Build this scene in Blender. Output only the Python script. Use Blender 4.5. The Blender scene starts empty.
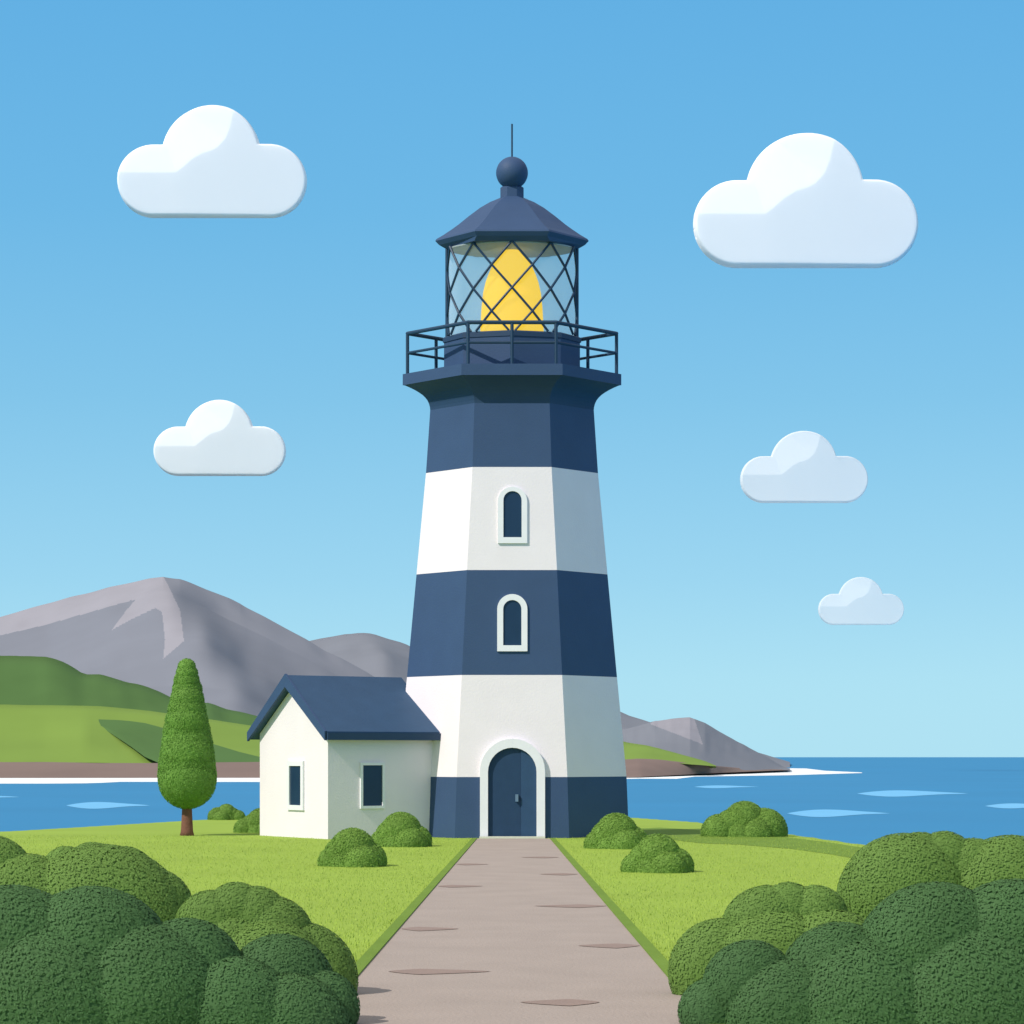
import bpy, bmesh, math, random
import numpy as np
from mathutils import Vector, Matrix
R = math.radians
random.seed(4); rng = np.random.default_rng(7)
S = bpy.context.scene; col = S.collection
# ------------------------------------------------------------------ camera, sky, sun, exposure
K = 2.0; F = 1260.0*K; H = 1.93; HOR = 757.0; SEA = -4.0
cam = bpy.data.objects.new('camera', bpy.data.cameras.new('camera')); col.objects.link(cam); S.camera = cam
cam.location = (0, 0, H); cam.rotation_euler = (R(90), 0, 0)
cam.data.sensor_width = 36; cam.data.lens = F/1024*36; cam.data.shift_y = (HOR-512)/1024
cam.data.clip_start = .1; cam.data.clip_end = 90000
SUN_EL = 42; SX, SY = -.81, -.62
w = bpy.data.worlds.new('World'); S.world = w; w.use_nodes = True
nt = w.node_tree; nt.nodes.clear()
out = nt.nodes.new('ShaderNodeOutputWorld'); bg = nt.nodes.new('ShaderNodeBackground')
sky = nt.nodes.new('ShaderNodeTexSky'); sky.sky_type = 'NISHITA'; sky.sun_disc = False
sky.sun_elevation = R(SUN_EL); sky.sun_rotation = math.atan2(SX, SY)
sky.air_density = 1; sky.dust_density = .6; sky.ozone_density = 2
sc = nt.nodes.new('ShaderNodeVectorMath'); sc.operation = 'SCALE'; sc.inputs['Scale'].default_value = .09
nt.links.new(sky.outputs[0], sc.inputs[0])
tc = nt.nodes.new('ShaderNodeTexCoord'); sp = nt.nodes.new('ShaderNodeSeparateXYZ'); nt.links.new(tc.outputs['Generated'], sp.inputs[0])
rp = nt.nodes.new('ShaderNodeValToRGB'); nt.links.new(sp.outputs['Z'], rp.inputs[0])
def lin(h):
    h = h.lstrip('#'); c = [int(h[i:i+2], 16)/255 for i in (0, 2, 4)]
    return tuple(x/12.92 if x <= .04045 else ((x+.055)/1.055)**2.4 for x in c) + (1,)
stops = [(0, '#AEE4F7'), (.03, '#A9E1F6'), (.07, '#98D5F2'), (.14, '#7FC5EB'), (.21, '#6BB9E8'), (.31, '#5DAFE5'), (.45, '#BCC2C8'), (1, '#D6CDCA')]  # upper stops lie above the view, set pale as added neutral fill
while len(rp.color_ramp.elements) < len(stops): rp.color_ramp.elements.new(.5)
for e, (p, c) in zip(rp.color_ramp.elements, stops): e.position = p; e.color = lin(c)
mx = nt.nodes.new('ShaderNodeMix'); mx.data_type = 'RGBA'; mx.inputs[0].default_value = .9
nt.links.new(sc.outputs[0], mx.inputs[6]); nt.links.new(rp.outputs[0], mx.inputs[7])
nt.links.new(mx.outputs[2], bg.inputs[0]); bg.inputs[1].default_value = 1.03
nt.links.new(bg.outputs[0], out.inputs[0])
sl = bpy.data.lights.new('sun', 'SUN'); sl.energy = 3.7; sl.angle = R(.6); sl.color = (1, .93, .84)
so = bpy.data.objects.new('sun', sl); col.objects.link(so)
hv = math.cos(R(SUN_EL))/math.hypot(SX, SY)
so.rotation_euler = Vector((SX*hv, SY*hv, math.sin(R(SUN_EL)))).to_track_quat('Z', 'Y').to_euler()
S.view_settings.view_transform = 'Standard'; S.view_settings.look = 'None'; S.view_settings.exposure = 0; S.view_settings.gamma = 1

# ------------------------------------------------------------------ helpers
def P(px, py, d): return Vector(((px-512)*d/F, d, H+(HOR-py)*d/F))
def G(px, py, z=0.):                       # the point of the level z seen at px, py
    d = (H-z)*F/(py-HOR); return Vector(((px-512)*d/F, d, z))
def mat(name, c, rough=.8, var=.06, scale=3., bump=0., bscale=40., spec=.3, attr=False, c2=None, metal=0.):
    m = bpy.data.materials.new(name); m.use_nodes = True; n = m.node_tree; b = n.nodes['Principled BSDF']
    c = lin(c) if isinstance(c, str) else tuple(c)+(1,)
    b.inputs['Roughness'].default_value = rough; b.inputs['Specular IOR Level'].default_value = spec; b.inputs['Metallic'].default_value = metal
    t = n.nodes.new('ShaderNodeTexCoord'); no = n.nodes.new('ShaderNodeTexNoise'); no.inputs['Scale'].default_value = scale; no.inputs['Detail'].default_value = 6
    n.links.new(t.outputs['Object'], no.inputs['Vector'])
    r = n.nodes.new('ShaderNodeValToRGB'); n.links.new(no.outputs[0], r.inputs[0])
    a = tuple(x*(1-var) for x in c[:3])+(1,); z = tuple(min(1, x*(1+var)) for x in c[:3])+(1,)
    if c2: z = lin(c2)
    r.color_ramp.elements[0].position = .3; r.color_ramp.elements[0].color = a
    r.color_ramp.elements[1].position = .7; r.color_ramp.elements[1].color = z
    o = r.outputs[0]
    if attr:
        at = n.nodes.new('ShaderNodeAttribute'); at.attribute_name = 'tone'
        ml = n.nodes.new('ShaderNodeMix'); ml.data_type = 'RGBA'; ml.blend_type = 'MULTIPLY'; ml.inputs[0].default_value = 1
        n.links.new(o, ml.inputs[6]); n.links.new(at.outputs['Fac'], ml.inputs[7]); o = ml.outputs[2]
    n.links.new(o, b.inputs['Base Color'])
    if bump:
        n2 = n.nodes.new('ShaderNodeTexNoise'); n2.inputs['Scale'].default_value = bscale; n2.inputs['Detail'].default_value = 4
        n.links.new(t.outputs['Object'], n2.inputs['Vector'])
        bp = n.nodes.new('ShaderNodeBump'); bp.inputs['Strength'].default_value = bump; bp.inputs['Distance'].default_value = .02
        n.links.new(n2.outputs[0], bp.inputs['Height']); n.links.new(bp.outputs[0], b.inputs['Normal'])
    return m
def obj(name, bm, m, parent=None, smooth=False):
    me = bpy.data.meshes.new(name)
    bmesh.ops.recalc_face_normals(bm, faces=bm.faces[:])
    bm.to_mesh(me); bm.free(); me.materials.append(m)
    if smooth: me.shade_smooth()
    o = bpy.data.objects.new(name, me); col.objects.link(o)
    if parent:
        o.parent = parent
        o.matrix_parent_inverse = parent.matrix_basis.inverted() if not parent.parent else (parent.parent.matrix_basis @ parent.matrix_parent_inverse @ parent.matrix_basis).inverted()
    return o
def tag(o, label, cat, group=None):
    o['label'] = label; o['category'] = cat
    if group: o['group'] = group
    return o
def struct(o): o['kind'] = 'structure'; return o
def thing(name, label, cat, loc, group=None):
    o = bpy.data.objects.new(name, None); col.objects.link(o); o.location = loc; o.empty_display_size = .3
    return tag(o, label, cat, group)
def loft(rings, closed=True, caps=True, bm=None):
    bm = bm or bmesh.new(); vs = [[bm.verts.new(p) for p in r] for r in rings]; n = len(rings[0])
    for a, b in zip(vs, vs[1:]):
        for i in range(n if closed else n-1):
            j = (i+1) % n; bm.faces.new((a[i], a[j], b[j], b[i]))
    if caps:
        bm.faces.new(vs[0][::-1]); bm.faces.new(vs[-1])
    return bm
def box(bm, c, u, v, t):                    # centre, three half axes
    c, u, v, t = map(Vector, (c, u, v, t)); q = [bm.verts.new(c+a*u+b*v+e*t) for a in (-1, 1) for b in (-1, 1) for e in (-1, 1)]
    for f in ((0,1,3,2),(4,6,7,5),(0,4,5,1),(2,3,7,6),(0,2,6,4),(1,5,7,3)): bm.faces.new([q[i] for i in f])
    return bm
def tube(bm, pts, r, n=8, closed=False):
    pts = [Vector(p) for p in pts]; rings = []; N = len(pts)
    for i, p in enumerate(pts):
        a = pts[(i-1) % N] if (closed or i) else p; b = pts[(i+1) % N] if (closed or i < N-1) else p
        t = (b-a).normalized(); up = Vector((0, 0, 1)) if abs(t.z) < .95 else Vector((0, 1, 0))
        x = t.cross(up).normalized(); y = x.cross(t)
        rings.append([p+r*(math.cos(2*math.pi*k/n)*x+math.sin(2*math.pi*k/n)*y) for k in range(n)])
    if closed: rings.append(rings[0])
    return loft(rings, True, not closed, bm)
def mesh_np(name, V, Fc, m, parent=None, tone=None, smooth=False):
    me = bpy.data.meshes.new(name); k = Fc.shape[1]
    me.vertices.add(len(V)); me.vertices.foreach_set('co', V.astype(np.float32).ravel())
    me.loops.add(Fc.size); me.loops.foreach_set('vertex_index', Fc.astype(np.int32).ravel())
    me.polygons.add(len(Fc)); me.polygons.foreach_set('loop_start', np.arange(0, Fc.size, k, dtype=np.int32))
    me.update(calc_edges=True)
    if tone is not None:
        a = me.attributes.new('tone', 'FLOAT', 'FACE'); a.data.foreach_set('value', tone.astype(np.float32))
    me.materials.append(m)
    if smooth: me.shade_smooth()
    o = bpy.data.objects.new(name, me); col.objects.link(o)
    if parent: o.parent = parent; o.matrix_parent_inverse = parent.matrix_basis.inverted()
    return o

# ------------------------------------------------------------------ materials
M = dict(
 white=mat('white_render', (.83, .765, .81), .85, .02, 1.3, .25, 26),
 navy=mat('navy_paint', '#374F72', .62, .04, 1.5, .2, 26, .3),
 navy2=mat('navy_trim_paint', '#2B4361', .55, .04, 3, .1, 30, .3),
 iron=mat('painted_iron', '#1E3C58', .5, .04, 6, .05, 30, .35),
 frame=mat('frame_paint', (.80, .80, .84), .6, .02, 4, .05, 40),
 dark=mat('dark_pane', '#1C3450', .3, .05, 3, 0, 10, .4),
 door=mat('door_paint', '#233E5C', .55, .05, 4, .1, 30),
 doorl=mat('door_leaf_paint', '#2E4B6B', .55, .05, 4, .1, 30),
 slate=mat('roof_slate', '#33506F', .6, .05, 2.5, .25, 14, .3),
 handle=mat('handle_metal', '#7E93A8', .35, .03, 4, 0, 10, .5, metal=.6),
 grass=mat('lawn_grass', '#93AD49', .95, .06, .35, .5, 9, .1),
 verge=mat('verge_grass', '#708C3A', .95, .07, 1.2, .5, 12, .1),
 blade=mat('grass_blade', '#9DB350', .85, .05, .5, 0, 5, .15, attr=True),
 path=mat('path_stone', '#A69A92', .9, .05, 1.2, .5, 35, .2),
 stain=mat('path_stain', '#94827A', .9, .05, 3, .3, 35, .2),
 leaf=mat('leaf_mid', '#74954A', .7, .10, 1.4, 0, 5, .2, attr=True),
 leaf_shade=mat('leaf_shaded', '#527648', .7, .10, 1.4, 0, 5, .2, attr=True),
 leafb=mat('leaf_bush', '#7EA24A', .7, .10, 2.2, 0, 5, .2, attr=True),
 leaft=mat('leaf_tree', '#78A34A', .7, .10, 1.8, 0, 5, .2, attr=True),
 bark=mat('bark', '#7A5548', .9, .15, 8, .6, 25, .1),
 rock=mat('mountain_rock', '#7C808B', .95, .07, .012, 1, .05, .1),
 rock2=mat('far_mountain_rock', '#7E828C', .95, .06, .01, 1, .05, .1),
 rock_lit=mat('mountain_rock_lit', '#97969F', .95, .05, .03, 1, .1, .1),
 hill1=mat('hill_grass_dark', '#517040', .95, .06, .03, .6, .2, .1),
 hill2=mat('hill_field', '#799445', .95, .05, .02, .4, .2, .1),
 shore=mat('shore_soil', '#81706A', .95, .07, .03, .6, .2, .1),
 foam=mat('surf_foam', (.85, .9, .93), .8, .02, .1),
 streak=mat('wave_light', '#6FB8E6', .7, .03, .2),
 cloud=mat('cloud_white', (.93, .94, .95), 1, .01, .01, spec=0),
 step=mat('door_step_stone', '#D2CEC8', .8, .04, 4, .3, 30),
)
for k_ in ('leaf', 'leaf_shade', 'leafb', 'leaft'):    # leaves let some light through
    n = M[k_].node_tree; b = n.nodes['Principled BSDF']; tr = n.nodes.new('ShaderNodeBsdfTranslucent'); ms = n.nodes.new('ShaderNodeMixShader'); ms.inputs[0].default_value = .25
    n.links.new(b.inputs['Base Color'].links[0].from_socket, tr.inputs[0]); n.links.new(b.outputs[0], ms.inputs[1]); n.links.new(tr.outputs[0], ms.inputs[2])
    n.links.new(ms.outputs[0], n.nodes['Material Output'].inputs[0])
# water: blue body colour, rough enough to keep it, fine ripples
M['sea'] = mat('sea_water', '#2F82B4', .65, .035, .02, .6, .25, .25)
# glass
def glassy(name, c, alpha):
    m = bpy.data.materials.new(name); m.use_nodes = True; n = m.node_tree; b = n.nodes['Principled BSDF']
    b.inputs['Base Color'].default_value = lin(c); b.inputs['Roughness'].default_value = .08; b.inputs['Alpha'].default_value = alpha
    return m
for nm, al in (('cloud_thin', .62), ('cloud_thinner', .5)):
    M[nm] = M['cloud'].copy(); M[nm].name = nm; M[nm].node_tree.nodes['Principled BSDF'].inputs['Alpha'].default_value = al
M['ceil'] = mat('ceiling_paint', '#9AA2A6', .8)
cb = M['cloud'].node_tree.nodes['Principled BSDF']; cb.inputs['Subsurface Weight'].default_value = .6; cb.inputs['Subsurface Radius'].default_value = (1, 1, 1); cb.inputs['Subsurface Scale'].default_value = 2.5
M['glass'] = glassy('lantern_glass', '#D8F0FA', .10)
M['glassb'] = glassy('frosted_glass', '#EAF8FF', .6); 
n = M['glassb'].node_tree; n.nodes.clear(); o_ = n.nodes.new('ShaderNodeOutputMaterial'); tp = n.nodes.new('ShaderNodeBsdfTransparent'); tl = n.nodes.new('ShaderNodeBsdfTranslucent'); df = n.nodes.new('ShaderNodeBsdfDiffuse')
tl.inputs[0].default_value = df.inputs[0].default_value = lin('#E8F6FF'); m1 = n.nodes.new('ShaderNodeMixShader'); m1.inputs[0].default_value = .35; m2 = n.nodes.new('ShaderNodeMixShader'); m2.inputs[0].default_value = .5
n.links.new(tl.outputs[0], m1.inputs[1]); n.links.new(df.outputs[0], m1.inputs[2]); n.links.new(tp.outputs[0], m2.inputs[1]); n.links.new(m1.outputs[0], m2.inputs[2]); n.links.new(m2.outputs[0], o_.inputs[0])
lm = bpy.data.materials.new('lamp_lens'); lm.use_nodes = True; b = lm.node_tree.nodes['Principled BSDF']
b.inputs['Base Color'].default_value = lin('#7A5C14'); b.inputs['Roughness'].default_value = .7; b.inputs['Specular IOR Level'].default_value = .1
b.inputs['Emission Color'].default_value = lin('#FFD42A'); b.inputs['Emission Strength'].default_value = .92
M['lamp'] = lm

# ------------------------------------------------------------------ sea and land
bm = bmesh.new(); bmesh.ops.create_grid(bm, x_segments=2, y_segments=2, size=40000)
o = struct(obj('sea', bm, M['sea'])); o.location = (0, 30000, SEA)
coast = [(-70,12),(-25,27.5),(-13.3,32.8),(-12.2,34.6),(-9.8,38.8),(-6.5,40.3),(0,41.6),(3.8,40.7),(5.7,37.4),(7.2,31.4),(8.0,27.6),(8.9,23.1),(10,17),(12,8),(16,-10),(22,-45),(-70,-45)]
coast = [(x, y*K) for x, y in coast]
def sdist(x, y):                            # signed distance to the coast, negative on land
    d = np.full(x.shape, 1e9); ins = np.zeros(x.shape, bool); n = len(coast)
    for i in range(n):
        (ax, ay), (bx, by) = coast[i], coast[(i+1) % n]; ex, ey = bx-ax, by-ay
        t = np.clip(((x-ax)*ex+(y-ay)*ey)/(ex*ex+ey*ey), 0, 1); d = np.minimum(d, np.hypot(x-ax-t*ex, y-ay-t*ey))
        c = ((ay > y) != (by > y)) & (x < (bx-ax)*(y-ay)/((by-ay) or 1e-9)+ax); ins ^= c
    return np.where(ins, -d, d)
def ground_z(x, y):
    x = np.asarray(x, float); y = np.asarray(y, float); s = sdist(x, y)
    z = np.where(s > 0, -1.1*s, 0.)-.0*s
    k = .25; z = np.where(np.abs(s) < k, -1.1*(s+k)**2/(4*k), z)
    return z
def fine(a, b, lo, hi, s0, s1):
    out = []; v = a
    while v < b: out.append(v); v += s0 if lo <= v <= hi else s1
    return np.array(out+[b])
gx = fine(-78, 30, -16, 14, .25, 1.5); gy = fine(-92, 104, 12, 92, .3, 1.5)
X, Y = np.meshgrid(gx, gy); Z = np.maximum(ground_z(X, Y), SEA-2)
V = np.stack([X, Y, Z], -1).reshape(-1, 3); nx = len(gx); ii = (np.arange(len(gy)-1)[:, None]*nx+np.arange(nx-1)).ravel()
o = struct(mesh_np('lawn', V, np.stack([ii, ii+1, ii+nx+1, ii+nx], 1), M['grass'], smooth=True))

# a flat strip of darker green painted for the shade across the right lawn
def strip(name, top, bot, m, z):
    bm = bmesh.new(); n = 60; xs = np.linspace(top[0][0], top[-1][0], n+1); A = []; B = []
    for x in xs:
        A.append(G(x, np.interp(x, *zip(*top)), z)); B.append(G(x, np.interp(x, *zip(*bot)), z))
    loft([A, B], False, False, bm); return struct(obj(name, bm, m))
strip('turf_shade', [(628,829),(660,827.5),(700,830),(740,832.5),(790,837.5),(830,842.5),(868,848.5)], [(628,829.5),(660,838),(700,843),(740,844.5),(790,848.5),(830,854),(868,861)], M['verge'], .006)

# path, flaring towards the viewer, with its verges
def sheet(name, pts, m, z, th=.0, parent=None):
    bm = bmesh.new(); f = bm.faces.new([bm.verts.new((p[0], p[1], z)) for p in pts])
    if th:
        r = bmesh.ops.extrude_face_region(bm, geom=[f]); bmesh.ops.translate(bm, verts=[v for v in r['geom'] if isinstance(v, bmesh.types.BMVert)], vec=(0, 0, -th))
    return obj(name, bm, m, parent)
def pathx(py, side): return (478-(py-838)*121/141) if side < 0 else (549+(py-838)*119/141)
ys = [839, 850, 870, 900, 940, 979, 1030, 1200]
pl = [G(pathx(y, -1), y) for y in ys]; pr = [G(pathx(y, 1), y) for y in ys]
struct(sheet('path', pl+pr[::-1], M['path'], .012, .01))
def wy(y, k): return k*(.07+.0)             # verge width in metres
for s, ed in ((-1, pl), (1, pr)):
    struct(sheet('verge', ed+[Vector((p.x+s*.12, p.y, 0)) for p in ed][::-1], M['verge'], .026, .024))
bm = bmesh.new()
for a, b_, y in ((456,489,865),(521,559,858),(540,578,875),(437.5,483,887),(534,607,907),(401,459,930),(578,640,947),(388,491,973),(520,600,1004)):
    up = []; dn = []; hw = .35+ (y-838)*.016
    skew = .62 if a > 500 else .3
    for k in range(17):
        t = k/16; x = a+(b_-a)*t; e = (t/skew if t < skew else (1-t)/(1-skew))**.7
        up.append(G(x, y-hw*e)); dn.append(G(x, y+hw*e*1.3))
    ring = up+dn[1:-1][::-1]
    bm.faces.new([bm.verts.new((p.x, p.y, .0165)) for p in ring])
o = obj('path_stain', bm, M['stain']); struct(o)

# short grass near the viewer
N = 150000
y = (7+ (rng.random(N)**1.5)*24)*K; x = (rng.random(N)-.5)*2*(y*.46/K+.5)
pw = np.interp(y, sorted([p.y for p in pl]), [abs(p.x) for p in sorted(pl, key=lambda p: p.y)])
ok = (np.abs(x-np.where(x < 0, 0, .02)) > pw+.015) & (sdist(x, y) < -.3); x, y = x[ok], y[ok]; N = len(x)
a = rng.random(N)*2*np.pi; hgt = .018+.022*rng.random(N); wd = .003+.003*rng.random(N); ln = (rng.random((N, 2))-.5)*.02
b0 = np.stack([x-wd*np.cos(a), y-wd*np.sin(a), np.zeros(N)], 1); b1 = np.stack([x+wd*np.cos(a), y+wd*np.sin(a), np.zeros(N)], 1)
b2 = np.stack([x+ln[:, 0], y+ln[:, 1], hgt], 1)
V = np.stack([b0, b1, b2], 1).reshape(-1, 3); q = np.arange(N*3).reshape(-1, 3)
o = mesh_np('grass', V, q, M['blade'], tone=.85+.35*rng.random(N)); o['kind'] = 'stuff'

# ------------------------------------------------------------------ far land
def terrain(name, rows, m, x0, x1, nxs=90, sub=8, rough=2., seed=0, cuts=None, sm=0):
    """rows: from the back foot to the front foot, each [(px, py, depth) ...]"""
    r2 = np.random.default_rng(seed); px = np.linspace(x0, x1, nxs); L = []
    for row in rows:
        a = np.array(row, float); y = np.interp(px, a[:, 0], a[:, 1]); d = np.interp(px, a[:, 0], a[:, 2]); d = np.where(d < 356, K*d, K*356+(d-356)*1.25)
        if sm:
            kk = np.hanning(int(sm/(px[1]-px[0]))|1); kk /= kk.sum(); h_ = len(kk)//2
            d = np.convolve(np.pad(d, h_, 'edge'), kk, 'valid')
            if 1 < len(L) < len(rows)-1: y = np.convolve(np.pad(y, h_, 'edge'), kk, 'valid')
        L.append(np.stack([(px-512)*d/F, d, H+(HOR-y)*d/F], 1))
    L = np.array(L); out = []
    for i in range(len(L)-1):
        for k in range(sub): t = k/sub; out.append(L[i]*(1-t)+L[i+1]*t)
    out.append(L[-1]); A = np.array(out)
    nz = r2.standard_normal((10, 42))
    yy, xx = np.meshgrid(np.linspace(0, 8.99, A.shape[0]), np.linspace(0, 40.99, nxs), indexing='ij')
    i0, j0 = yy.astype(int), xx.astype(int); fy, fx = yy-i0, xx-j0; fy = fy*fy*(3-2*fy); fx = fx*fx*(3-2*fx)
    nn = nz[i0, j0]*(1-fy)*(1-fx)+nz[i0+1, j0]*fy*(1-fx)+nz[i0, j0+1]*(1-fy)*fx+nz[i0+1, j0+1]*fy*fx
    hgt = np.clip((A[:, :, 2]-SEA)/40, 0, 1); A[:, :, 2] += nn*rough*hgt*.5
    V = A.reshape(-1, 3); ii = (np.arange(A.shape[0]-1)[:, None]*nxs+np.arange(nxs-1)).ravel()
    q = np.stack([ii, ii+1, ii+nxs+1, ii+nxs], 1); o = struct(mesh_np(name, V, q, m, smooth=True))
    if cuts:                                 # a paler rock patch with its own outline, painted for sunlit facets
        poly, m2 = cuts; o.data.materials.append(m2); c = V[q].mean(1); x = c[:, 0]*F/c[:, 1]+512; y = HOR-(c[:, 2]-H)*F/c[:, 1]
        ins = np.zeros(len(q), bool)
        for (ax, ay), (bx, by) in zip(poly, poly[1:]+poly[:1]):
            ins ^= ((ay > y) != (by > y)) & (x < (bx-ax)*(y-ay)/((by-ay) or 1e-9)+ax)
        o.data.polygons.foreach_set('material_index', ins.astype(np.int32))
    return o
terrain('mountain', [
  [(-300,765,1200),(500,765,1200)],
  [(-300,690,900),(-80,640,900),(45,604,900),(110,587,890),(150,578.5,885),(163,577,880),(180,580,876),(240,603,868),(300,636,850),(380,680,820),(500,740,780)],
  [(-300,705,870),(-80,660,870),(45,625,862),(100,607,855),(135,598,850),(158,590,845),(172,592,836),(215,612,850),(300,655,820),(380,700,790),(500,750,750)],
  [(-300,730,800),(45,668,790),(112,645,780),(160,638,765),(205,640,735),(245,668,748),(300,692,752),(380,718,740),(500,755,700)],
  [(-300,745,700),(45,700,700),(120,690,690),(180,685,670),(240,690,630),(280,712,655),(320,728,650),(400,745,640),(500,762,620)],
  [(-300,775,450),(45,772,450),(270,768,450),(500,772,450)]], M['rock'], -300, 500, 900, 44, .6, 3,
  ([(-300,540),(150,540),(162,574),(168,585),(180,610),(184,641),(163,659),(165,640),(162,612),(155,608),(130,620),(112,630),(125,612),(136,599),(45,625),(-300,705)], M['rock_lit']), sm=36)
terrain('far_mountain', [
  [(240,766,1800),(790,766,1800)],
  [(240,680,1400),(300,643,1400),(345,634.5,1400),(372,634,1400),(408,645,1400),(470,672,1380),(560,700,1350),(620,712,1300),(650,722,1280),(700,735,1250),(790,762,1250)],
  [(240,700,1250),(300,665,1250),(345,655,1250),(385,655,1220),(420,680,1200),(500,705,1200),(620,730,1150),(700,745,1150),(790,764,1150)],
  [(240,768,900),(790,768,900)]], M['rock2'], 240, 790, 90, 6, 1.2, 5)
terrain('headland', [
  [(520,766,1000),(700,766,950),(790,768.4,700)],
  [(520,745,600),(600,734,600),(630,728,600),(655,721,600),(690,717,600),(705,723,600),(725,735,600),(765,756,600),(783,766.5,600),(790,769,600)],
  [(520,778,356),(600,777.5,360),(660,775.5,390),(700,773.6,430),(750,771.5,500),(783,770,566),(790,770,566)]], M['rock2'], 520, 790, 400, 60, .5, 8,
  ([(650,724),(660,715),(692,712),(703,745),(697,742)], M['rock_lit']), sm=20)
terrain('hill_meadow', [
  [(480,772,520),(640,771,520),(716,768,440)],
  [(480,735,480),(560,736,480),(600,738,480),(625,742,480),(650,746,465),(680,754,450),(705,761,436),(716,765.6,430)],
  [(480,764,420),(600,762,420),(640,761,412),(680,763.5,420),(705,765.5,422),(716,766.4,424)]], M['hill2'], 480, 716, 50, 6, .6, 9)
terrain('hill_ridge', [
  [(-300,772,560),(420,772,560)],
  [(-300,640,525),(-60,648,525),(20,655,525),(45,657,525),(62,661,525),(80,669,525),(95,672,525),(110,677,525),(130,684,525),(150,689,525),(175,698,525),(215,707,525),(260,719,525),(330,742,525),(420,765,525)],
  [(-300,720,482),(45,722,482),(200,728,482),(330,755,482),(420,766,482)],
  [(-300,772,430),(420,772,430)]], M['hill1'], -300, 420, 120, 6, 1.6, 11)
terrain('hill_meadow', [
  [(-300,772,500),(440,772,500)],
  [(-300,708,470),(-60,704,470),(45,705,470),(100,706,470),(150,711,470),(215,720,470),(260,727,470),(340,750,470),(440,768,470)],
  [(-300,740,430),(45,738,430),(85,735,425),(120,742,425),(200,742,430),(260,748,430),(440,768,430)],
  [(-300,763,392),(45,762,392),(110,763,392),(150,766,392),(260,762,392),(440,768,392)]], M['hill2'], -300, 440, 120, 6, .15, 12)
def dm(py): return float(np.interp(py, [706, 738, 763, 779], [470, 428, 388, 354]))
SLP = [(78,719,720), (90,719,724), (104,719.5,729), (118,720,738), (130,721,746), (145,723,757), (160,727,763.5), (200,740,763.5), (240,752,763.5), (285,763,764)]  # dark sheet on the meadow, the lobe's shadow put into its colour
terrain('hill_shade', [
  [(x, t, dm(t)-2.2) for x, t, b in SLP], [(x, (t*3+b)/4, dm((t*3+b)/4)-2.4) for x, t, b in SLP], [(x, (t+b)/2, dm((t+b)/2)-2.4) for x, t, b in SLP], [(x, (t+b*3)/4, dm((t+b*3)/4)-2.4) for x, t, b in SLP], [(x, b, dm(b)-1.2) for x, t, b in SLP]], M['hill1'], 78, 285, 60, 5, 0, 14)
terrain('shore', [
  [(-300,766,420),(640,766,420)],
  [(-300,762,390),(45,762,390),(100,763,388),(160,763,384),(260,762,386),(400,763,388),(640,763,390)],
  [(-300,774,362),(640,773,362)],
  [(-300,779.5,352),(45,779.5,352),(300,778,358),(520,777.6,360),(640,777.2,366)]], M['shore'], -300, 600, 140, 4, .6, 15)
terrain('shore', [
  [(560,768,440),(700,768,450),(790,769.6,585)],
  [(610,760.5,417),(640,758.5,415),(660,759.5,418),(680,762,422),(700,764.5,428),(740,768,500),(790,769.8,580)],
  [(610,778.5,352),(640,777,362),(700,773.8,428),(750,771.6,498),(785,770.2,562),(790,770.2,562)]], M['shore'], 580, 790, 60, 5, .4, 16)
def seapoly(name, top, bot, m, z, label=None):
    bm = bmesh.new(); n = 60; x0, x1 = top[0][0], top[-1][0]; A = []; B = []
    for k in range(n+1):
        x = x0+(x1-x0)*k/n
        A.append(G(x, np.interp(x, *zip(*top)), SEA+z)); B.append(G(x, np.interp(x, *zip(*bot)), SEA+z))
    loft([A, B], False, False, bm); return struct(obj(name, bm, m))
seapoly('surf', [(-250,778.5),(260,777.5),(520,776),(620,773.5),(700,771),(760,768.8),(785,768.2),(818,768.6),(822,770.6),(862,772.4)],
        [(-250,783.5),(45,783.6),(100,783.2),(108,781.8),(300,782),(600,781),(625,778.6),(682,778.8),(690,776.6),(790,775.2),(862,773.0)], M['foam'], .03)
def wave(x0, x1, y, hw):
    n = 24; T = []; B = []
    for k in range(n+1):
        t = k/n; e = math.sin(math.pi*t)**.8; wv = math.sin(t*2*math.pi)*hw*.35
        T.append((x0+(x1-x0)*t, y-hw*e-wv*.6)); B.append((x0+(x1-x0)*t, y+hw*e*.8+wv))
    return seapoly('wave', T, B, M['streak'], .02)
for a in ((66,150,805.5,3.2),(694,759,786.8,1.3),(857,968,793.6,3.0),(787,890,813.4,3.6),(-60,20,797,2.),(985,1060,806,2.4)): wave(*a)

# ------------------------------------------------------------------ lighthouse
YC = 61.75; DK = .62
def wm(hp):                                 # half width in metres of an eight-sided ring seen hp pixels wide
    v = 2.
    for _ in range(20): v = hp*YC/F
    return v
def zf(py, wv): return H+(HOR-py)*(YC-DK*wv)/F
def zs(py, wv): return H+(HOR-py)*YC/F
def octo(wv, z, k=.46):
    a = k*wv; D = DK*wv
    return [(-a,YC-D,z),(a,YC-D,z),(wv,YC,z),(a,YC+D,z),(-a,YC+D,z),(-wv,YC,z)]
LH = thing('lighthouse', 'tall six-sided lighthouse with navy and white bands, gallery and glowing yellow lantern', 'lighthouse', (0, YC, 0))
lv = [(838,117,.475),(777,114.5,.47),(675,105,.465),(570,95.5,.46),(467,86,.45),(403,81.8,.45)]
zz = []
for i, (py, hp, k) in enumerate(lv):
    W_ = wm(hp); zz.append((zf(py, W_) if i else -.02, W_, k))
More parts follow.
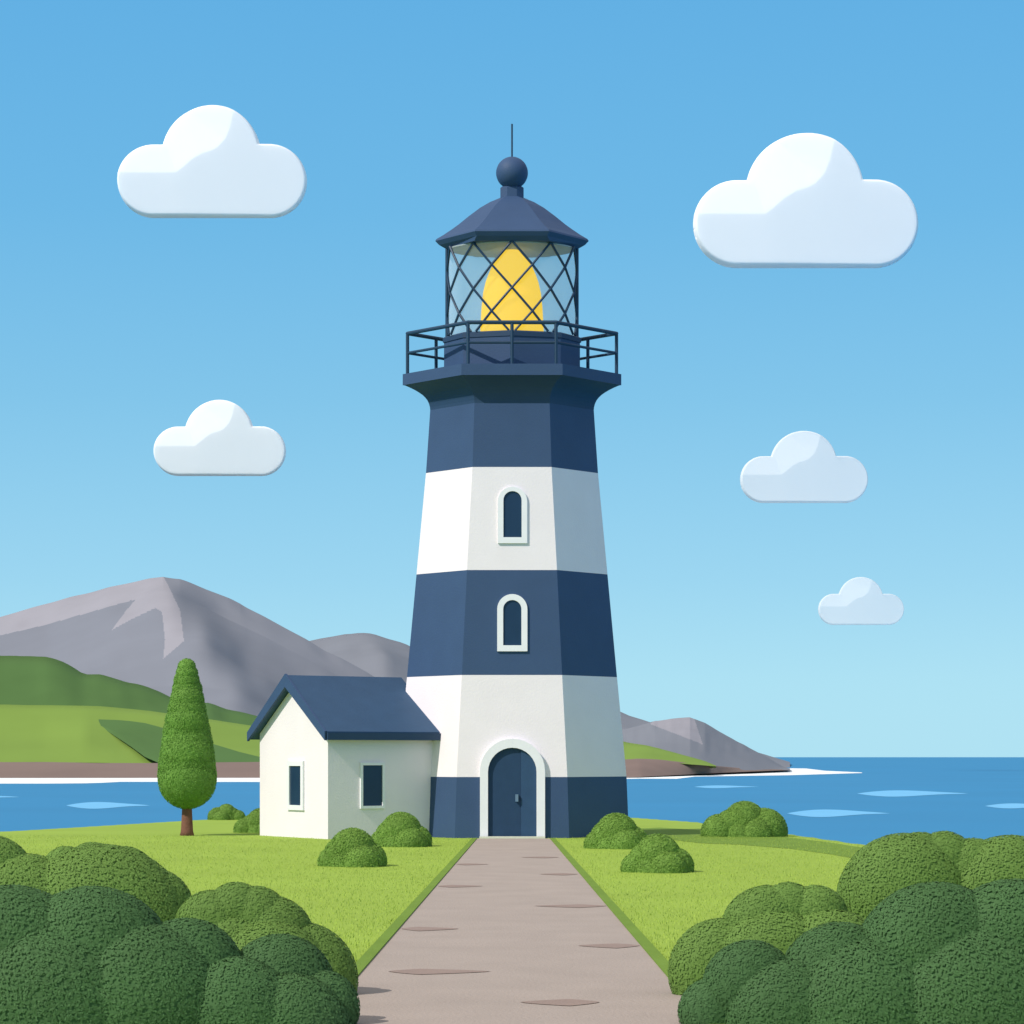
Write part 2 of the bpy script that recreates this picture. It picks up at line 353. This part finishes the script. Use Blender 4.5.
names = ['navy band of the tower at the ground, round the door', 'lowest white band of the tower', 'middle navy band of the tower', 'upper white band of the tower', 'top navy band of the tower under the gallery']
for i in range(5):
    (z0, w0, k0), (z1, w1, k1) = zz[i], zz[i+1]
    o = obj('wall_band', loft([octo(w0, z0, k0), octo(w1, z1, k1)], True, i in (0, 4)), M['white'] if i % 2 else M['navy'], LH); o['label'] = names[i]
def zfront(w_, py): return zf(py, w_)
rings = []
for py, hp in ((403,81.8),(400,82.1),(396.5,83),(393,84.5),(390,86.6),(387,89.3),(384,93),(381,97.3),(378,102.3),(375.2,107.5)):
    W_ = wm(hp); rings.append(octo(W_, zf(py, W_), .45))
zb0 = rings[-1][0][2]
obj('gallery_bracket', loft(rings), M['navy2'], LH)
WD = wm(109.3); zd = zf(363.6, WD)
bm = loft([octo(WD, zb0+.002, .45), octo(WD, zd, .45)])
obj('gallery_deck', bm, M['navy'], LH)
# railing
RL = None; Wr = wm(104.5); zr = zs(333.5, Wr)
hexr = [Vector(p) for p in octo(Wr, 0, .41)]
RL = obj('railing', tube(bmesh.new(), [(p.x, p.y, zr) for p in hexr], .048, 8, True), M['iron'], LH)
obj('rail', tube(bmesh.new(), [(p.x, p.y, zd+(zr-zd)*.52) for p in hexr], .034, 8, True), M['iron'], RL)
pp = hexr+[(hexr[0]+hexr[1])/2, (hexr[3]+hexr[4])/2, (hexr[2]*.55+hexr[3]*.45), (hexr[5]*.55+hexr[4]*.45)]
for p in pp: obj('post', tube(bmesh.new(), [(p.x, p.y, zd), (p.x, p.y, zr-.03)], .042, 8), M['iron'], RL)
# lantern base: eight sides with a corner to the front
SQ = .62
def oct2(r, z, n=8, ph=0): return [(r*math.sin(2*math.pi*k/n+ph), YC-SQ*r*math.cos(2*math.pi*k/n+ph), z) for k in range(n)]
rb = 68*YC/F; zlb = H+(HOR-337)*YC/F
obj('lantern_base', loft([oct2(rb, zd+.001), oct2(rb, zlb-.14)]), M['navy'], LH)
obj('lantern_sill', loft([oct2(rb+.03, zlb-.138), oct2(rb+.03, zlb-.03), oct2(rb-.02, zlb)]), M['navy2'], LH)
rg = 65*YC/F; zt = H+(HOR-249)*YC/F
def cyl_arc(r, z0, z1, a0, a1, n):
    ang = [a0+(a1-a0)*k/n for k in range(n+1)]
    return loft([[(r*math.sin(a), YC-SQ*r*math.cos(a), z) for a in ang] for z in (z0, z1)], False, False)
o = obj('glass_pane', cyl_arc(rg-.04, zlb, zt, R(-90), R(90), 24), M['glass'], LH, True); o['label'] = 'clear curved front glass of the lantern'
o = obj('glass_pane', cyl_arc(rg-.04, zlb, zt, R(90), R(270), 24), M['glassb'], LH, True); o['label'] = 'pale frosted glass at the back of the lantern'
for s in (-1, 1):
    obj('lantern_post', tube(bmesh.new(), [(s*rg, YC, zlb), (s*rg, YC, zt)], .042, 8), M['iron'], LH)
bm = bmesh.new(); pitch = (zt-zlb)/3.85
def node(i, row): a = R(18*i); return Vector((rg*math.sin(a), YC-SQ*rg*math.cos(a), zt-row*pitch))
for i in range(-9, 10):
    for sgn in (-1, 1):
        if i % 2: continue
        # bars leave each top node both ways and also rise from the sill
        pts = []
        for row in (0, 1, 2, 3, 3.85):
            j = i+sgn*row
            if -5.01 <= j <= 5.01: pts.append(node(j, row))
            else: break
        if len(pts) > 1: tube(bm, pts, .031, 6)
for s in (-1, 1):                            # bars that start at the side posts
    for r0 in (1, 3):
        pts = []
        for row in np.arange(r0, 3.86, 1.):
            pts.append(node(s*(5-(row-r0)), row))
        if r0+len(pts)-1 < 3.85: pts.append(node(s*(5-(3.85-r0)), 3.85))
        tube(bm, pts, .031, 6)
obj('lattice', bm, M['iron'], LH)
# lamp
prof = [(32.5,337),(32,325),(31,308),(29.5,294),(27,283),(24.5,276),(21.5,269),(18.8,264),(15.8,259),(12,254),(9,251),(5,249.5)]
rings = [oct2(hp*YC/F, H+(HOR-py)*YC/F, 16, R(11)) for hp, py in prof]
obj('lamp', loft(rings), M['lamp'], LH, True)
# roof
prof = [(66,249),(73,245),(76.8,241),(75.5,239),(68.3,234.8),(60,229.2),(53.6,224.6),(43,216),(31.7,207.6),(22,202),(12.3,198)]
rings = []
for hp, py in prof:
    W_ = hp*YC/F; rings.append(octo(W_, zs(py, W_), .475 if hp != 66 else .56))
RF = obj('roof', loft(rings), M['navy'], LH)
obj('ceiling', loft([oct2(63*YC/F, zt-.03, 32), oct2(63*YC/F, zt-.003, 32)]), M['ceil'], LH)
W_ = 12.6*YC/F; c0 = oct2(W_, zs(198.4, .3)+.0, 8, R(22.5)); c1 = oct2(W_, zs(188.5, .3), 8, R(22.5)); c2 = oct2(W_-.05, zs(187, .3), 8, R(22.5))
obj('finial_collar', loft([c0, c1, c2]), M['navy'], RF)
bm = bmesh.new(); bmesh.ops.create_uvsphere(bm, u_segments=32, v_segments=20, radius=16*YC/F); bmesh.ops.translate(bm, verts=bm.verts, vec=(0, YC, H+(HOR-173)*YC/F))
obj('finial_ball', bm, M['navy'], RF, True)
obj('lightning_rod', tube(bmesh.new(), [(0, YC, H+(HOR-159)*YC/F), (0, YC, H+(HOR-124)*YC/F)], .022, 8), M['iron'], RF)
# openings on the leaning front face
def face_frame(py):
    py = min(py, 838)                        # point on front face and its up vector
    for (p0, h0, _), (p1, h1, _), (z0, w0, _), (z1, w1, _) in zip(lv, lv[1:], zz, zz[1:]):
        if p1 <= py <= p0:
            t = (py-p0)/(p1-p0); a = Vector((0, YC-DK*w0, z0)); b = Vector((0, YC-DK*w1, z1)); return a.lerp(b, t), (b-a).normalized()
def arch(x0, x1, ytop, ybot, off=0.):        # outline in face coordinates (metres), arch-topped, for the front face
    a, up = face_frame(ybot-.01); sc_ = a.y/F; hw = (x1-x0)/2*sc_; cx = ((x0+x1)/2-512)*sc_; hh = (ybot-ytop)*sc_
    pts = [Vector((cx-hw, 0, 0)), Vector((cx+hw, 0, 0))]
    for k in range(17):
        t = math.pi*k/16; pts.append(Vector((cx+hw*math.cos(t), 0, hh-hw+hw*math.sin(t))))
    return pts, a, up
def place(pts, a, up, off):
    n = Vector((0, -up.z, up.y)).normalized(); n = n if n.y < 0 else -n
    return [a+Vector((p.x, 0, 0))+up*p.z+n*off for p in pts]
def ringmesh(outer, inner, a, up, o0, o1, dz=0.):
    bm = bmesh.new(); A = [place(outer, a, up, o0), place(outer, a, up, o1), place([p+Vector((0,0,dz)) for p in inner], a, up, o1), place([p+Vector((0,0,dz)) for p in inner], a, up, o0)]
    A.append(A[0]); return loft(A, True, False, bm)
for (X0, X1, T0, B0), (x0, x1, t0, b0), lab in (((497.8,527.2,486.5,543.5),(503.4,521.6,491,537.5),'upper'), ((497.2,527.4,594,651.5),(503.2,521.4,600,645.5),'lower')):
    outer, a, up = arch(X0, X1, T0, B0); inner, a2, _ = arch(x0, x1, t0, b0); dz = (B0-b0)*a.y/F
    Wn = obj('window', loft([place([p+Vector((0,0,dz)) for p in inner], a, up, -.05), place([p+Vector((0,0,dz)) for p in inner], a, up, .012)]), M['dark'], LH)
    Wn['label'] = lab+' arched window of the tower'
    obj('frame', ringmesh(outer, inner, a, up, -.04, .05, dz), M['frame'], Wn)
outer, a, up = arch(480, 545, 738, 838.2); inner, _, _ = arch(488, 536.5, 747, 838.2)
DR = obj('door', loft([place(inner, a, up, -.05), place(inner, a, up, .02)]), M['door'], LH)
obj('door_frame', ringmesh(outer, inner, a, up, -.04, .11), M['frame'], LH)
lp = [p for p in inner if p.x > .22] ; xi = .215
hwI = 24.25*a.y/F; cxI = (512.25-512)*a.y/F; top = (838.2-747)*a.y/F
prf = [Vector((xi, 0, .01)), Vector((cxI+hwI-.003, 0, .01))]+[Vector((cxI+(hwI-.003)*math.cos(t), 0, top-hwI+hwI*math.sin(t))) for t in np.linspace(0, math.acos((xi-cxI)/hwI), 10)]
obj('door_leaf', loft([place(prf, a, up, .021), place(prf, a, up, .045)]), M['doorl'], DR)
bm = bmesh.new(); box(bm, a+up*(41*a.y/F)+Vector((4.8*a.y/F, -.075, 0)), (.036, 0, 0), up*.085, (0, .045, 0)); obj('handle', bm, M['handle'], DR)
bm = bmesh.new(); box(bm, (cxI, a.y-.24, .022), (.78, 0, 0), (0, .08, 0), (0, 0, .025)); obj('door_step', bm, M['step'], LH)

# ------------------------------------------------------------------ cottage
AL = R(34); Lx = Vector((math.cos(AL), math.sin(AL), 0)); Gx = Vector((-math.sin(AL), math.cos(AL), 0))   # along the long wall, along the gable
C0 = G(328, 839.2); dC = C0.y; sC = dC/F
GW = 3.36; LW = 5.2; RH = 3.63; EH = 2.50
CT = thing('cottage', 'small white cottage with navy pitched roof joined to the lighthouse', 'cottage', C0)
def hp_(l, g, z): return C0+Lx*l+Gx*g+Vector((0, 0, z))
sect = [(0, -.02), (0, EH), (GW/2, RH), (GW, EH), (GW, -.02)]
obj('wall', loft([[hp_(l, g, z) for g, z in sect] for l in (0, LW)]), M['white'], CT)
# roof: two slopes as thick slabs
ov = .24; th = .17; gov = .20; sl_ = (RH-EH)/(GW/2); z_e = EH-ov*sl_
LR = 3.05
prof_o = [(-ov, z_e+.02), (GW/2, RH+.02), (GW+ov, z_e+.02), (GW+ov, z_e+.02+th), (GW/2, RH+.02+th*1.45), (-ov, z_e+.02+th)]
# hip end of the roof dies into the tower
ra = [hp_(-gov, g, z) for g, z in prof_o]; rb_ = [hp_(LR, g, z) for g, z in prof_o]
RO = obj('roof', loft([ra, rb_]), M['slate'], CT)
bm = bmesh.new()
for g0, g1 in ((-ov, GW/2), (GW+ov, GW/2)):
    zA = z_e+.0; zB = RH+.0
    q = [hp_(-gov-.03, g, z) for g, z in ((g0, zA-.02), (g1, zB-.02), (g1, zB+th*1.45+.05), (g0, zA+th+.03))]
    q2 = [p+Lx*.06 for p in q]; loft([q, q2], True, True, bm)
obj('bargeboard', bm, M['navy'], RO)
bm = bmesh.new(); box(bm, hp_((LR-gov)/2, -ov-.02, z_e+.075), Lx*((LR+gov)/2-.03), Gx*.03, (0, 0, .085)); obj('fascia', bm, M['navy2'], RO)
def hwin(c, u, n, hw, hh, fr):
    c = Vector(c)
    bm = bmesh.new(); box(bm, c, u*hw, Vector((0, 0, hh)), n*.015); W = obj('window', bm, M['dark'], CT)
    bm = bmesh.new()
    for s in (-1, 1):
        box(bm, c+u*s*(hw+fr/2)+n*.02, u*fr/2, Vector((0, 0, hh+fr)), n*.03)
        box(bm, c+Vector((0, 0, s*(hh+fr/2)))+n*.019, u*(hw-.001), Vector((0, 0, fr/2)), n*.03)
    obj('frame', bm, M['frame'], W); return W
zw = lambda py, d: H+(HOR-py)*d/F
o = hwin(hp_(0, 1.52, (zw(765, dC+1.3)+zw(806, dC+1.3))/2), Gx, -Lx, .28, 20*dC/F, .12); o['label'] = 'narrow window in the sunlit gable wall'
o = hwin(hp_(1.20, 0, (zw(765, dC+.7)+zw(806, dC+.7))/2), Lx, -Gx, .27, 20.5*dC/F, .065); o['label'] = 'narrow window in the shaded long wall'

# ------------------------------------------------------------------ foliage
def shrub(name, lobes, m, leaf, dens, parent=None, jit=.45, flat=0.):
    """lobes: (centre, radii xyz); leaf faces spread over the outer surface of the joined lobes, over a solid leafy core"""
    C_ = np.array([l[0] for l in lobes], float); Q = np.array([l[1] for l in lobes], float); PP = []; NN = []
    for c, q in zip(C_, Q):
        area = 4*np.pi*(q[0]*q[1]+q[0]*q[2]+q[1]*q[2])/3; n = int(area*dens); v = rng.standard_normal((n, 3)); v /= np.linalg.norm(v, axis=1)[:, None]
        PP.append(c+v*q); nn = v/q; NN.append(nn/np.linalg.norm(nn, axis=1)[:, None])
    Pp = np.concatenate(PP); Nn = np.concatenate(NN)
    keep = Pp[:, 2] > -.02
    for c, q in zip(C_, Q): keep &= (((Pp-c)/q)**2).sum(1) > .90
    Pp, Nn = Pp[keep], Nn[keep]; n = len(Pp)
    Pp = Pp+Nn*((rng.random((n, 1))-.5)*leaf*.36)
    nn = Nn+rng.standard_normal((n, 3))*jit; nn /= np.linalg.norm(nn, axis=1)[:, None]
    t = np.cross(nn, rng.standard_normal((n, 3))); t /= np.linalg.norm(t, axis=1)[:, None]; b = np.cross(nn, t)
    s = leaf*(.6+.8*rng.random((n, 1)))
    V = np.stack([Pp-t*s, Pp+b*s*.5+nn*s*.06, Pp+t*s, Pp-b*s*.5+nn*s*.06], 1).reshape(-1, 3); Fc = np.arange(n*4).reshape(-1, 4)
    tone = .90+.20*rng.random(n)
    cv = []; cf = []; off = n*4
    for c, q in zip(C_, Q):                  # core
        bm = bmesh.new(); bmesh.ops.create_uvsphere(bm, u_segments=28, v_segments=18, radius=1)
        vs = np.array([v.co[:] for v in bm.verts])*q*.975+c; vs[:, 2] = np.maximum(vs[:, 2], -.05)
        for f in bm.faces:
            ids = [v.index+off for v in f.verts]; cf.append(ids if len(ids) == 4 else ids+[ids[-1]])
        cv.append(vs); off += len(vs); bm.free()
    me = bpy.data.meshes.new(name); VV = np.concatenate([V]+cv)
    quads = [f for f in cf if f[2] != f[3]]; tris = [f[:3] for f in cf if f[2] == f[3]]
    idx = np.concatenate([Fc.ravel(), np.array(quads).ravel(), np.array(tris).ravel()]).astype(np.int32)
    st = np.concatenate([np.arange(n+len(quads))*4, (n+len(quads))*4+np.arange(len(tris))*3]).astype(np.int32)
    me.vertices.add(len(VV)); me.vertices.foreach_set('co', VV.astype(np.float32).ravel())
    me.loops.add(len(idx)); me.loops.foreach_set('vertex_index', idx); me.polygons.add(len(st)); me.polygons.foreach_set('loop_start', st)
    me.update(calc_edges=True)
    a = me.attributes.new('tone', 'FLOAT', 'FACE'); a.data.foreach_set('value', np.concatenate([tone, np.full(len(quads)+len(tris), 1.)]).astype(np.float32))
    me.materials.append(m); o = bpy.data.objects.new(name, me); col.objects.link(o)
    if parent: o.parent = parent; o.matrix_parent_inverse = parent.matrix_basis.inverted()
    return o
def lobes_px(cs, d, fy=.9):
    out = []
    for c in cs:
        x, y, r = c[:3]; dd = d+(c[3] if len(c) > 3 else 0); q = r*dd/F
        out.append((P(x, y, dd), (q, q*fy, q)))
    return out
# big bushes at the front; their shaded fronts are built in darker leaf colour
big = 'big rounded bushes at the front corners'
def bigbush(cs, d, m, label):
    o = shrub('bush', lobes_px(cs, d*K, .55), m, .0135, 6000, jit=.13); tag(o, label, 'bush', big)
bigbush([(100,940,96),(20,945,92),(-60,950,90),(66,870,24),(92,870,28,.1),(122,884,38),(152,910,42),(-10,880,45)], 10.9, M['leaf'], 'large mid-green bush at the far left edge of the lawn, behind its shaded front')
bigbush([(212,928,38),(236,914,32),(256,920,34),(272,938,42),(300,980,58),(235,970,62),(200,980,60),(270,985,66,-.1)], 10.2, M['leaf'], 'mid-green lobed bush beside the left edge of the path, behind its shaded front')
bigbush([(92,972,86),(10,975,90),(-70,975,90),(186,978,60),(140,1015,92,-.1),(50,1030,110,-.1),(232,1030,74,-.1),(290,1035,62,-.1),(280,990,56,.1),(235,1005,50),(322,1008,38)], 9.05, M['leaf_shade'], 'shaded front of the big bushes filling the bottom left corner, shade put into its dark green')
bigbush([(722,972,54),(765,930,44),(766,906,21),(788,912,30),(815,919,34),(775,975,66,-.1),(830,975,66,-.1)], 10.2, M['leaf'], 'mid-green lobed bush beside the right edge of the path, behind its shaded front')
bigbush([(905,902,69),(894,872,34),(920,864,32),(944,863,32),(972,876,38),(1010,905,70),(900,960,70),(980,960,80),(1070,930,90)], 10.9, M['leaf'], 'tall mid-green bush rising highest at the right edge of the lawn')
bigbush([(750,988,48),(840,984,62),(790,1025,66,-.1),(870,1030,92,-.1),(980,1030,110,-.1),(936,966,84),(1015,965,86),(880,1000,60),(1100,975,90),(712,1012,34)], 9.05, M['leaf_shade'], 'shaded front of the big bushes filling the bottom right corner, shade put into its dark green')
# small bushes on the lawn
small = 'small clipped bushes on the lawn'
def smallbush(x0, x1, yt, yb, label, k=0, d=None):
    d = d or H*F/(yb-HOR); d += .4; hh = yb-yt; wdt = x1-x0; f = (lambda u: x0+wdt*u) if not k else (lambda u: x1-wdt*u)
    cs = [(f(.50), yb-hh*.40, hh*.60), (f(.22), yb-hh*.12, wdt*.21), (f(.72), yb-hh*.15, wdt*.265), (f(.36), yb-hh*.30, hh*.48), (f(.63), yb-hh*.05, hh*.52, -.25), (f(.5), yb, hh*.7)]
    o = shrub('bush', lobes_px(cs, d), M['leafb'], .020, 2400); tag(o, label, 'bush', small)
smallbush(317, 388, 828, 867, 'small round bush nearest the path on the left lawn, in front of the cottage corner')
smallbush(369, 433, 812, 847, 'small round bush against the cottage long wall beside the tower')
smallbush(583, 650, 813, 849, 'small round bush against the right side of the tower foot')
smallbush(620, 695, 834, 873, 'small round bush nearest the path on the right lawn, before another bush', 0)
smallbush(700, 789, 801, 837, 'wide low bush at the seaward edge of the right lawn')
smallbush(207, 246, 804, 820, 'tiny low bush behind the cypress at the water edge', 1)
smallbush(233, 290, 808, 833, 'small bush half hidden behind the left cottage corner', 0)
# cypress
tb = G(187, 835.6); TR = thing('cypress_tree', 'slim teardrop cypress tree standing on the lawn left of the cottage', 'tree', tb)
dt = tb.y; s = dt/F
cr = []
prof = [(676,16.5),(672,12),(690,18),(705,20.5),(722,23),(740,25.5),(757,28),(773,29.3),(779,29)]
cs = []
for yy_, r in ((667.5,9),(674,11),(681,12.8),(690,15),(700,17),(711,19.2),(722,21.5),(733,23.8),(744,25.6),(755,27.2),(766,28.6),(775,29.4),(780,29)): cs.append((187+random.uniform(-.4,.4), yy_, r, random.uniform(-.05,.05)))
shrub('crown', lobes_px(cs, dt), M['leaft'], .022, 1500, TR)
rings = []
for z, r in ((-.05, .19), (.12, .15), (.5, .13), (1.2, .10), (2.6, .05)):
    rings.append([(tb.x+r*math.cos(2*math.pi*k/12), tb.y+r*math.sin(2*math.pi*k/12), z) for k in range(12)])
obj('trunk', loft(rings), M['bark'], TR, True)

# ------------------------------------------------------------------ clouds
def cloud(x0, x1, yt, yb, d, label, m='cloud'):
    wd = x1-x0; hh = yb-yt; r = hh*.325; rt = wd*.262; cx = x0+wd*.495; s = d/F; yc_ = yb-r
    def sdf(x, y):                           # outline: a level capsule joined by a round top, rising over two shoulders
        xx = np.clip(x, x0+r, x1-r); a = np.hypot(x-xx, y-yc_)-r
        return np.minimum(a, np.hypot(x-cx, y-(yt+rt))-rt)
    nX = 220; st = (wd+8)/nX; gx_ = x0-4+st*np.arange(nX+1); gy_ = yt-4+st*np.arange(int((hh+8)/st)+2)
    Xp, Yp = np.meshgrid(gx_, gy_); D0 = sdf(Xp, Yp); keepv = D0 < st*1.45
    for _ in range(3):
        e = .05; D = sdf(Xp, Yp); g1 = (sdf(Xp+e, Yp)-D)/e; g2 = (sdf(Xp, Yp+e)-D)/e; mv = np.where(D > 0, D, 0)
        Xp = Xp-mv*g1; Yp = Yp-mv*g2
    din = np.clip(-sdf(Xp, Yp), 0, None); bw = r*.06
    t = np.clip(din/bw, 0, 1); Hh = r*.33*np.sqrt(np.clip(1-(1-t)**2, 0, 1))
    # the sunny upper billow meets the lower body along a crease
    cr_ = np.array([(-.1,.62),(.315,.62),(.35,.575),(.40,.50),(.45,.45),(.50,.425),(.535,.395),(.575,.32),(.60,.22),(.615,.10),(.64,-.1)])
    cpx = x0+cr_[:, 0]*wd; cpy = yt+cr_[:, 1]*hh; dd = np.full(Xp.shape, 1e9)
    for i in range(len(cpx)-1):
        ex, ey = cpx[i+1]-cpx[i], cpy[i+1]-cpy[i]; tt = np.clip(((Xp-cpx[i])*ex+(Yp-cpy[i])*ey)/(ex*ex+ey*ey), 0, 1)
        dd = np.minimum(dd, np.hypot(Xp-cpx[i]-tt*ex, Yp-cpy[i]-tt*ey))
    yl = np.interp(Xp, cpx, cpy); up = (Yp < yl) & (Xp < cpx[-1])
    w_ = np.clip(din/(r*.3), 0, 1)
    fr = Hh*(1.15-np.where(up, .85*np.minimum(dd, rt)/rt, .85*(np.minimum(dd, 2.4*rt)/(2.4*rt))**1.15))
    fr = np.where(din > 0, np.maximum(fr, .02*Hh), 0)
    n0 = Xp.size; wx = (Xp-512)*s; wz = H+(HOR-Yp)*s
    V = np.concatenate([np.stack([wx, d-fr*s*1.0, wz], -1).reshape(-1, 3), np.stack([wx, d+Hh*s*.35, wz], -1).reshape(-1, 3)])
    nc = Xp.shape[1]; ii = (np.arange(Xp.shape[0]-1)[:, None]*nc+np.arange(nc-1)).ravel(); kv = keepv.ravel()
    q = np.stack([ii, ii+nc, ii+nc+1, ii+1], 1); q = q[kv[q].all(1)]
    V2 = np.concatenate([q, q[:, ::-1]+n0]); used = np.unique(V2); mp = np.zeros(len(V), int); mp[used] = np.arange(len(used))
    o = mesh_np('cloud', V[used], mp[V2], M[m], smooth=True)
    bm = bmesh.new(); bm.from_mesh(o.data); bmesh.ops.remove_doubles(bm, verts=bm.verts, dist=.004*s*10); bmesh.ops.recalc_face_normals(bm, faces=bm.faces[:]); bm.to_mesh(o.data); bm.free(); o.data.shade_smooth()
    tag(o, label, 'cloud', 'puffy clouds in the blue sky')
cloud(118, 307, 106, 218, 900, 'large white cloud at the upper left of the sky')
cloud(693, 918, 134, 268, 900, 'largest white cloud, right of the lighthouse roof')
cloud(154, 286, 400, 476, 1000, 'medium white cloud above the grey mountain on the left')
cloud(740, 868, 431, 503, 1000, 'medium white cloud right of the tower, below the largest cloud', 'cloud_thin')
cloud(818, 904, 577, 625, 1100, 'smallest white cloud, low over the sea on the right', 'cloud_thinner')
